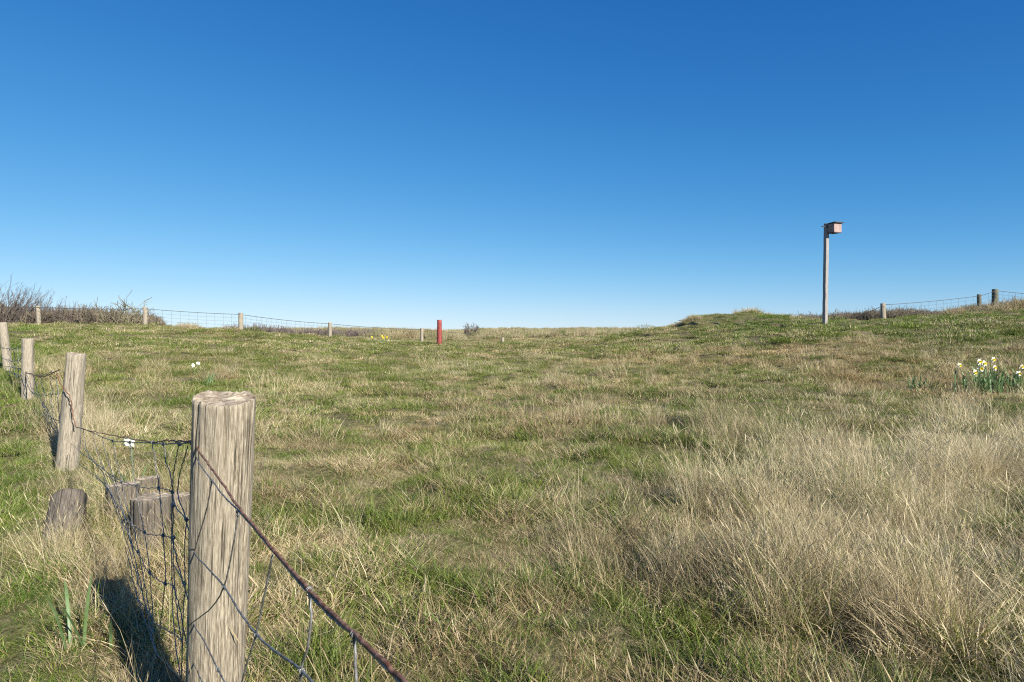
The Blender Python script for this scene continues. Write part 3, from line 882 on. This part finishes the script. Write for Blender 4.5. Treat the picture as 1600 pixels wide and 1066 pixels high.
for a, b in ((248, 763), (212, 759), (255, 837), (226, 832), (258, 912), (234, 896), (269, 769), (291, 812), (204, 818), (190, 752), (176, 744), (270, 790), (288, 912), (271, 840), (236, 965), (203, 691), (238, 691), (255, 694), (280, 694), (176, 689), (184, 792), (160, 732), (140, 716), (202, 838), (216, 862)):
    c = lp([(a, b)])[0]
    coil(net, c, (-.6, .8, 0), .0034, .0012, 3, .016); coil(net, c, (0, 0, 1), .003, .0011, 2, .012)

# bays between posts 2-3 and 3-4
L3 = ((-3.46, 5.34), (-5.98, 8.38)); L4 = ((-5.98, 8.38), (-8.25, 11.0))
def bay(l, LL): return [plane_pt(a, b, *LL) for a, b in l]
# loose end running up the face of post 2
fr = [P(118, 667, 5.22), P(114, 650, 5.22), P(112, 630, 5.21), P(106, 615, 5.2), P(97, 604, 5.22), P(91, 592, 5.25), P(89, 583, 5.3)]
top.tube(smooth_line(fr, 6, .002), .004, 7)
top.tube(smooth_line(bay([(93, 577), (84, 582), (75, 587), (64, 589), (52, 586), (40, 582), (32, 577)], L3), 6, .004), .0045, 7)
net.tube(smooth_line(bay([(92, 579), (80, 582), (64, 587), (48, 585), (36, 578)], L3), 6, .004), .003, 7)
for l in ([(36, 578), (42, 600), (52, 615), (64, 628), (76, 655), (86, 675), (98, 690)],
          [(40, 584), (50, 606), (62, 622), (74, 640), (84, 665), (96, 680), (106, 690)],
          [(52, 588), (58, 610), (66, 632), (72, 655), (80, 680)], [(64, 590), (68, 612), (72, 640), (82, 670)],
          [(78, 587), (80, 610), (82, 640), (90, 672)], [(48, 612), (62, 616), (80, 617), (92, 616)],
          [(50, 640), (66, 648), (84, 655), (94, 660)], [(88, 590), (90, 620), (94, 660), (100, 690)]):
    net.tube(smooth_line(bay(l, L3), 6, .006), .003, 6)
for l in ([(35, 541), (24, 545), (12, 545), (2, 543)], [(35, 560), (24, 565), (12, 563), (3, 560)], [(34, 590), (22, 585), (10, 580)],
          [(34, 575), (22, 575), (8, 572)], [(28, 544), (29, 570), (30, 595)], [(22, 545), (22, 570), (23, 590)], [(15, 545), (15, 565), (15, 585)]):
    net.tube(smooth_line(bay(l, L4), 6, .008), .0045, 6)
for l in ([(35, 541), (34, 560), (34, 580), (38, 600), (40, 625)],):
    net.tube(smooth_line([P(a, b, 8.28) for a, b in l], 6, .006), .004, 6)
top.build('top_wire', M['rust'], fence)
net.build('wire_netting', M['galv'], fence)

# ------------------------------------------------------------------ far fences
def far_fence(name, label, spec, wires, net_h, seed, ext=None):
    f = empty(name, gnd(*spec[0][:2]))
    tag(f, label, 'fence')
    tops = []
    for i, (x, y, r, topz, mat, lean) in enumerate(spec):
        g = gnd(x, y)
        o = post(Vector((x - lean * .2, y, g.z - .3)), Vector((x + lean, y, topz)), r * 1.03, r, M[mat], 'fence_post', f, na=20, nz=14, cracks=3, rough=.05, seed=seed + i)
        tops.append(Vector((x + lean * .8, y, topz)))
    if ext: tops = ext[0] + tops + ext[1]
    w = MB(); n = MB()
    for a, b in zip(tops[:-1], tops[1:]):
        a = a + Vector((0, -.08, -.07)); b = b + Vector((0, -.08, -.07))
        L = (b - a).length
        def q(t, dz): 
            p = a.lerp(b, t); return Vector((p.x, p.y, p.z - dz - .05 * 4 * t * (1 - t) * L / 6))
        w.tube([q(i / 12, 0) for i in range(13)], .011, 5)
        for k in range(1, wires):
            n.tube([q(i / 12, net_h * k / (wires - 1)) for i in range(13)], .0042, 4)
        nv = max(2, int(L / .34))
        for i in range(1, nv):
            n.tube([q(i / nv, 0), q(i / nv, net_h)], .0036, 4)
    w.build('top_wire', M['wire_far'], f); n.build('wire_netting', M['wire_far'], f)
    return f
def fp(px, top, y, r, mat='wood_mid', lean=0.0):
    t = P(px, top, y); return (t.x, t.y, r, t.z, mat, lean)
e0 = P(-60, 476, 29)
far_fence('wire_fence', 'low wire mesh fence with pale posts along the skyline at left, behind the meadow',
          [fp(61, 478, 29.5, .085, lean=-.05), fp(227, 480, 29.5, .095), fp(376, 489, 31, .10), fp(515.5, 504, 37, .10), fp(659, 513, 44, .11)], 6, .8, 200,
          ([e0], [P(770, 521, 52)]))
far_fence('wire_fence', 'wire mesh fence with green-grey posts climbing the bank behind the nest box pole',
          [fp(1381, 474, 29.5, .10, 'wood_mid', -.04), fp(1530, 460, 30, .085, 'wood_grey'), fp(1555, 452, 30, .125, 'wood_grey')], 6, .8, 220,
          ([P(1325, 499, 33)], [P(1680, 462, 31)]))

# ------------------------------------------------------------------ red post, small marker post
t = P(686.5, 500, 32)
g = gnd(t.x, t.y)
rp_ = post((t.x, t.y, g.z - .3), (t.x, t.y, t.z), .118, .108, M['red'], 'red_post', None, na=24, nz=24, cracks=3, rough=.03, seed=31, loc=g)
rp_.data.materials[1] = M['red']
tag(rp_, 'red painted wooden post standing upright in the meadow', 'post')
t = P(785.5, 527.5, 36); g = gnd(t.x, t.y)
mp_ = post((t.x, t.y, g.z - .3), (t.x, t.y, t.z), .09, .08, M['wood_mid'], 'marker_post', None, na=16, nz=8, cracks=1, rough=.04, seed=33, loc=g)
tag(mp_, 'tiny pale stub of a post low in the grass, right of the red post', 'post')

# ------------------------------------------------------------------ nest box on its pole
NB = 24.0
t = P(1291.5, 349.5, NB); b = P(1289, 505, NB)
g = gnd(b.x, b.y)
pole = empty('nest_box_pole', g)
tag(pole, 'tall square timber pole carrying a nest box, on the grassy bank against blue sky', 'pole')
mb = MB()
ax = (t - b).normalized(); L = (t - b).length + .4; base = b - ax * .4
rz = Matrix.Rotation(R(22), 3, 'Z')
hw = .066
vs = []; fs = []
nseg = 14
prof = [(-1, -.86), (-.86, -1), (.86, -1), (1, -.86), (1, .86), (.86, 1), (-.86, 1), (-1, .86)]
for i in range(nseg + 1):
    c = base + ax * L * i / nseg + Vector((random.gauss(0, .003), random.gauss(0, .003), 0))
    for a_, b_ in prof:
        vs.append(c + rz @ Vector((a_ * hw, b_ * hw, 0)))
for i in range(nseg):
    for k in range(8):
        fs.append((i * 8 + k, i * 8 + (k + 1) % 8, (i + 1) * 8 + (k + 1) % 8, (i + 1) * 8 + k))
fs.append(tuple(nseg * 8 + k for k in range(8)))
mb.add(vs, fs)
mb.build('pole', M['pole'], pole, smooth=False)
# box: a broad face towards the sun, a dark side face, roof with overhang
bc = P(1303, 357, NB - .12)
rb = Matrix.Rotation(R(22), 3, 'Z')
bx = MB()
bw, bd, bh = .34, .34, .30
th_ = .02
bx.box(bc + rb @ Vector((0, -bd / 2 + th_ / 2, 0)), (bw, th_, bh), rb)              # front board
bx.box(bc + rb @ Vector((0, bd / 2 - th_ / 2, 0)), (bw, th_, bh + .04), rb)
bx.box(bc + rb @ Vector((-bw / 2 + th_ / 2 + .001, 0, 0)), (th_, bd - 2 * th_ - .002, bh - .004), rb)
bx.box(bc + rb @ Vector((bw / 2 - th_ / 2 - .001, 0, 0)), (th_, bd - 2 * th_ - .002, bh - .004), rb)
nb = bx.build('nest_box', M['box'], pole, smooth=False)
rf = MB(); rf.box(bc + rb @ Vector((.01, -.03, bh / 2 + .022)), (bw + .07, bd + .08, .03), rb @ Matrix.Rotation(R(-3), 3, 'X'))
rf.build('roof', M['boxroof'], nb, smooth=False)
fl_ = MB(); fl_.box(bc + rb @ Vector((0, 0, -bh / 2 - .012)), (bw - .004, bd - .004, .018), rb)
fl_.build('box_floor', M['boxroof'], nb, smooth=False)
br = MB(); br.box(P(1292, 354.5, NB - .06), (.46, .04, .035), rb)
br.build('bracket', M['boxroof'], nb, smooth=False)

# ------------------------------------------------------------------ cut stumps by the fence
def stump(base, top, r, seed, label, mat='wood_end', squash=1.0):
    o = post(base, top, r * 1.04, r, M[mat], 'tree_stump', None, na=72, nz=50, cracks=14, rough=.06, seed=seed, loc=gnd(base[0], base[1]), topdish=.0)
    tag(o, label, 'stump', group='old cut timber stumps beside the fence')
    return o
def px2(px, row, y): return P(px, row, y)
a, b = px2(238, 776, 3.55), px2(241, 900, 3.55)
stump(b, a, .098, 41, 'grey cut stump with a pale sunlit top behind the wire netting, beside the nearest post')
a, b = px2(272, 774, 3.75), px2(272, 900, 3.75)
stump(b, a, .085, 43, 'half hidden grey stump just left of the nearest fence post')
a, b = px2(192, 756, 3.9), px2(198, 880, 3.9)
stump(b, a, .088, 45, 'dark brown stump in dry grass, left of the pale topped one')
a, b = px2(231, 746, 4.3), px2(231, 860, 4.3)
stump(b, a, .07, 46, 'rearmost low brown stump, its top showing above the pale topped one')
a, b = px2(109, 777, 3.75), px2(92, 880, 3.5)
stump(b, a, .088, 47, 'leaning grey stump standing apart at far left, below the second post')

# ------------------------------------------------------------------ daffodils
def blade_strip(mb, root, az, L, w, lean, curl, segs=7):
    p = Vector(root); th = lean; d = Vector((math.cos(az), math.sin(az), 0)); s = Vector((-math.sin(az), math.cos(az), 0))
    vs = []; fs = []
    for i in range(segs + 1):
        k = i / segs; hw = w * .5 * (1 if k < .75 else max(.12, 1 - (k - .75) * 3.4))
        nrm = d * math.cos(th) - Vector((0, 0, 1)) * math.sin(th)
        vs += [p - s * hw, p + nrm * (-w * .12), p + s * hw]
        p = p + (d * math.sin(th) + Vector((0, 0, 1)) * math.cos(th)) * L / segs
        th += curl / segs
    for i in range(segs):
        for k in range(2):
            fs.append((i * 3 + k, i * 3 + k + 1, i * 3 + k + 4, i * 3 + k + 3))
    mb.add(vs, fs)

def flower_meshes(c, face, r, mb_p, mb_t, open_=.15):
    face = Vector(face).normalized(); e = face.orthogonal().normalized(); f = face.cross(e)
    tw = random.uniform(0, 1)
    for k in range(6):
        a = k * math.pi / 3 + tw + random.gauss(0, .08)
        d = e * math.cos(a) + f * math.sin(a); s = face.cross(d)
        rr = r * random.uniform(.88, 1.08); lift = random.uniform(-.15, .35)
        prof = [(0, .10), (.3, .30), (.6, .36), (.85, .22), (1, .02)]
        vs = []; fs = []
        off = face * (.001 * (k % 2))
        for (u, w) in prof:
            cc = c + off + d * rr * u + face * (rr * lift * u * u)
            vs += [cc - s * rr * w + face * rr * .05, cc, cc + s * rr * w + face * rr * .05]
        for i in range(len(prof) - 1):
            for q in range(2): fs.append((i * 3 + q, i * 3 + q + 1, i * 3 + q + 4, i * 3 + q + 3))
        mb_p.add(vs, fs)
    n = 14; vs = []; fs = []
    prof = [(.24, .02), (.30, .3), (.34, .5), (.46, .66), (.40, .62), (.26, .3), (.05, .08)]
    for (u, h) in prof:
        for k in range(n):
            a = 2 * math.pi * k / n; fr = 1 + (.08 * math.sin(a * 6) if u > .25 else 0)
            vs.append(c + (e * math.cos(a) + f * math.sin(a)) * r * u * fr + face * r * h)
    for i in range(len(prof) - 1):
        for k in range(n): fs.append((i * n + k, i * n + (k + 1) % n, (i + 1) * n + (k + 1) % n, (i + 1) * n + k))
    mb_t.add(vs, fs)

def daffodil(label, base_px, y, flowers, leaves, Lf=.38, cup='trumpet', petal='petal_white', yoffs=None, r=.044, spread=.10, group=None, lw=.012):
    """flowers: list of (px,row); leaves: list of (px offset in metres) count"""
    b = P(base_px, 560, y); g = gnd(b.x, b.y)
    root = empty('daffodil_plant', g)
    tag(root, label, 'daffodil', group=group)
    lv = MB()
    for k in range(leaves):
        x = g.x + random.gauss(0, spread * .55); yy = g.y + random.gauss(0, spread * .4)
        blade_strip(lv, (x, yy, Hs(x, yy) - .01), random.uniform(0, 6.28), Lf * random.uniform(.7, 1.15), lw * random.uniform(.75, 1.15), random.uniform(.02, .55), random.uniform(0, .9))
    lo = lv.build('leaf_clump', M['daff_leaf'], root)
    for i, (px, row) in enumerate(flowers):
        yo = y + random.gauss(0, .05)
        c = P(px, row, yo)
        face = Vector((random.uniform(-.4, .7), -1, random.uniform(-.25, .25)))
        st = MB()
        sx = g.x + (c.x - g.x) * .5
        foot = Vector((sx, yo + .02, Hs(sx, yo + .02) - .01))
        fn = face.normalized()
        back = c - fn * .03
        st.tube(smooth_line([foot, foot.lerp(back, .6) + Vector((0, 0, .02)), back + Vector((0, 0, .012)), c - fn * .004], 5), .0028, 6)
        so = st.build('flower', M['daff_leaf'], root)
        mp, mt = MB(), MB()
        flower_meshes(c, face, r * random.uniform(.9, 1.1), mp, mt)
        mp.build('petals', M[petal], so); mt.build('trumpet', M[cup] if petal == 'petal_white' else M['petal_yellow'], so)
    return root
daffodil('clump of white and yellow daffodils with four blooms at right edge of the meadow', 1532, 9.6, [(1529.5, 565), (1537, 568), (1533, 576), (1522, 582)], 80, spread=.20, lw=.017)
daffodil('two daffodil blooms on upright stems, just right of the fullest clump', 1556, 9.9, [(1551, 562), (1553.5, 575)], 50, spread=.22, lw=.017)
daffodil('daffodil clump with two blooms cut by the right edge of the view', 1592, 9.6, [(1595.5, 573), (1592, 584)], 34, spread=.14, lw=.017)
daffodil('single small daffodil bloom standing left of the fullest clump', 1502, 10.0, [(1498.5, 571)], 7, spread=.14, Lf=.2)
daffodil('flowerless clump of blue-green daffodil leaves left of the blooming clumps', 1437, 10.2, [], 20, Lf=.30, spread=.14, lw=.02)
daffodil('pair of white daffodil blooms low in the grass beyond the nearest post', 306, 11, [(302, 571), (309.5, 568)], 8, spread=.12, Lf=.16, cup='petal_white', r=.034)
daffodil('tuft of broad dark green daffodil leaves without a bloom, beside the white pair', 327, 10.6, [], 16, Lf=.26, spread=.12)
daffodil('white daffodil bloom seen just above the rusty wire, between the two nearest posts', 203, 4.4, [(203, 691)], 8, spread=.07, r=.041, Lf=.22, cup='petal_white')
daffodil('small clump of all-yellow daffodils far off, left of the red post', 594, 33, [(581, 527), (597, 525.5), (604.5, 527), (599, 528)], 26, spread=.5, Lf=.3, petal='petal_yellow', r=.06, lw=.02)
daffodil('broad daffodil leaves without a bloom in the short grass at lower left', 124, 2.4, [], 5, Lf=.30, spread=.08, lw=.012)

# ------------------------------------------------------------------ bare shrubs
def branch(mb, p, d, L, r, depth, rs, up=.25, spread=.5, kids=(3, 5), minr=.004, segs=4):
    pts = [Vector(p)]; d = Vector(d).normalized(); q = Vector(p)
    for i in range(segs):
        d = (d + Vector((rs.gauss(0, .13), rs.gauss(0, .13), rs.gauss(0, .08) + up * .12))).normalized()
        q = q + d * (L / segs); pts.append(q.copy())
    mb.tube(pts, [max(minr, r * (1 - .65 * i / segs)) for i in range(segs + 1)], 4 if depth < 2 else 3, cap=False)
    if depth <= 0: return
    for k in range(rs.randint(*kids)):
        f = rs.uniform(.25, 1.0); i = min(int(f * segs), segs - 1)
        s = pts[i].lerp(pts[i + 1], f * segs - i)
        nd = (d + Vector((rs.gauss(0, spread), rs.gauss(0, spread), rs.gauss(0, spread * .6) + up))).normalized()
        branch(mb, s, nd, L * rs.uniform(.45, .75), r * .55, depth - 1, rs, up, spread, kids, minr, 3)

def shrub_mesh(seed, h, w, stems, depth, up, spread, minr, kids=(3, 5)):
    rs = random.Random(seed); st, tw = MB(), MB()
    for k in range(stems):
        a = rs.uniform(0, 6.28); q = rs.uniform(0, .5) * w
        d = Vector((math.cos(a) * rs.uniform(.1, .7), math.sin(a) * rs.uniform(.1, .7), 1)).normalized()
        L = h * rs.uniform(.45, .7)
        pts = [Vector((math.cos(a) * q, math.sin(a) * q, -.15))]; c = pts[0].copy()
        for i in range(5):
            d = (d + Vector((rs.gauss(0, .12), rs.gauss(0, .12), .05))).normalized()
            c = c + d * L / 5; pts.append(c.copy())
        st.tube(pts, [max(minr * 1.3, .022 * (1 - .12 * i)) for i in range(6)], 5, cap=False)
        for m in range(rs.randint(4, 6)):
            i = rs.randint(1, 5)
            nd = (d + Vector((rs.gauss(0, spread), rs.gauss(0, spread), up))).normalized()
            branch(tw, pts[i], nd, h * rs.uniform(.2, .42), .012, depth, rs, up, spread, kids, minr)
    return st, tw

def shrub(name, label, cat, px, row_top, y, h, w, seed, mat='twig', mat2=None, stems=7, depth=2, up=.35, spread=.45, minr=.006, group=None, kids=(3, 5)):
    c = P(px, row_top, y); g = gnd(c.x, c.y, 0)
    hh = max(h, c.z - g.z) if h is None else h
    st, tw = shrub_mesh(seed, hh, w, stems, depth, up, spread, minr, kids)
    for m_ in (st, tw): m_.v = [Vector(v) + g for v in m_.v]
    root = empty(name, g); tag(root, label, cat, group=group)
    st.build('stems', M[mat], root); tw.build('twigs', M[mat2 or mat], root)
    return root

# tall wind-leaning bare shrubs at far left
def leaning_shrub(label, px, row_top, y, w, n, seed, mat='twig', lean=.38):
    """long thin bare shoots fanning up and leaning to the right, with short side twigs"""
    rs = random.Random(seed)
    c = P(px, row_top, y); g = gnd(c.x, c.y); h = c.z - g.z
    root = empty('bare_shrub', g); tag(root, label, 'shrub')
    st, tw = MB(), MB()
    for k in range(n):
        d = Vector((rs.gauss(lean, .22), rs.gauss(0, .2), 1)).normalized()
        L = h * rs.uniform(.6, 1.08) / max(.5, d.z); q = g + Vector((rs.uniform(-.5, .5) * w - lean * h * .4, rs.uniform(-.3, .3), -.1)); pts = [q.copy()]
        for i in range(7):
            d = (d + Vector((rs.gauss(.01, .07), rs.gauss(0, .07), .02))).normalized(); q = q + d * L / 7; pts.append(q.copy())
        st.tube(pts, [.014 * (1 - i / 8.5) + .002 for i in range(8)], 4, cap=False)
        for m in range(rs.randint(7, 11)):
            i = rs.randint(1, 6); f = rs.random(); p0 = pts[i].lerp(pts[i + 1], f)
            dd = (d + Vector((rs.gauss(.15, .45), rs.gauss(0, .4), rs.uniform(-.1, .3)))).normalized()
            l2 = L * rs.uniform(.10, .26); p1 = p0 + dd * l2 * .5; dd = (dd + Vector((rs.gauss(0, .15), 0, .15))).normalized(); p2 = p1 + dd * l2 * .5
            tw.tube([p0, p1, p2], [.0055, .0042, .002], 3, cap=False)
            for _ in range(2):
                e = p0.lerp(p2, rs.uniform(.3, .9)); ed = (dd + Vector((rs.gauss(0, .5), rs.gauss(0, .4), rs.gauss(.1, .3)))).normalized()
                tw.tube([e, e + ed * l2 * rs.uniform(.25, .5)], [.0038, .002], 3, cap=False)
    st.build('stems', M[mat], root); tw.build('twigs', M[mat], root)
D = 33.0
leaning_shrub('tallest leafless shrub with thin shoots leaning right, cut by the left edge', 4, 447, D, 1.7, 46, 1)
leaning_shrub('tall fan of thin bare shoots just left of the leftmost skyline fence post', 34, 455, D + .5, 1.6, 40, 2)
leaning_shrub('bare wispy shrub rising behind and just right of the leftmost skyline post', 74, 464, D + .6, 1.7, 40, 3)
leaning_shrub('lowest of the thin bare leaning shrubs, furthest right of them', 116, 471, D + .6, 1.7, 26, 4)
shrub('lichened_shrub', 'crooked pale lichen-covered shrub in front of the brown thicket at left', 'shrub', 186, 472, 31.2, 1.7, 1.2, 8, mat='twig_pale', stems=7, depth=1, up=.05, spread=.7, minr=.010, kids=(2, 4))
shrub('lichened_shrub', 'small crooked pale shrub just left of the second skyline post', 'shrub', 212, 474, 31.2, 1.6, .8, 12, mat='twig_pale', stems=5, depth=1, up=.15, spread=.6, minr=.009, kids=(2, 4))
shrub('bare_shrub', 'small dark bare bush on the skyline right of the red post', 'shrub', 735, 508, 75, 1.5, 2.0, 9, stems=9, depth=2, up=.3, spread=.6, minr=.012)

def thicket(name, label, spans, seed, mat, mat2, n, minr=.006, hs=1.0):
    """spans: (px, row_top, y) polyline of the thicket's top; a mass of twiggy growth nobody could count"""
    rs = random.Random(seed)
    protos = [shrub_mesh(seed + k, 1.0, .5, 6, 1, .45, .5, minr, (3, 5)) for k in range(5)]
    A_, B_ = MB(), MB()
    xs = [s[0] for s in spans]
    for k in range(n):
        px = rs.uniform(xs[0], xs[-1])
        rt = float(np.interp(px, xs, [s[1] for s in spans])); y = float(np.interp(px, xs, [s[2] for s in spans])) + rs.uniform(0, 3.5)
        c = P(px, rt + abs(rs.gauss(0, 2.2)), y); gz = Hs(c.x, c.y)
        h = max(.3, c.z - gz) * hs
        sw = rs.uniform(.8, 1.3) * max(.55, min(h, 1.1)) 
        st, tw = protos[rs.randrange(5)]
        ca, sa = math.cos(rs.uniform(0, 6.28)), math.sin(rs.uniform(0, 6.28))
        an = rs.uniform(0, 6.28); ca, sa = math.cos(an), math.sin(an)
        for src, dst in ((st, A_), (tw, B_)):
            dst.add([(c.x + (v[0] * ca - v[1] * sa) * sw, c.y + (v[0] * sa + v[1] * ca) * sw, gz + v[2] * h) for v in src.v], src.f)
    A_.add(B_.v, B_.f)
    o = A_.build(name, M[mat], None, smooth=False, loc=gnd(P(spans[0][0], 500, spans[0][2]).x, spans[0][2]))
    tag(o, label, 'thicket', kind='stuff')
    return o
thicket('thicket', 'dense brown leafless thicket behind the skyline fence at left',
        [(-120, 462, 33), (0, 471, 33), (60, 477, 33), (120, 476, 33), (150, 477, 33), (190, 481, 33), (235, 486, 33), (262, 506, 33)], 300, 'twig_brown', 'twig', 290)
thicket('thicket', 'low dark scrub beyond the skyline fence at left of centre',
        [(335, 511, 42), (360, 503, 42), (400, 503, 43), (440, 507, 44), (470, 509, 46), (520, 510, 50), (600, 512, 62)], 320, 'twig', 'twig', 120, hs=1.0)
thicket('thicket', 'brown leafless scrub along the bank behind the right hand fence',
        [(1225, 500, 31), (1250, 494, 31), (1300, 492, 31), (1350, 488, 31.5), (1420, 484, 32), (1470, 488, 32), (1510, 480, 32), (1545, 477, 32), (1580, 472, 32), (1640, 468, 32), (1760, 462, 32)], 340, 'twig_brown', 'twig', 560, hs=1.35)

print('scene built')
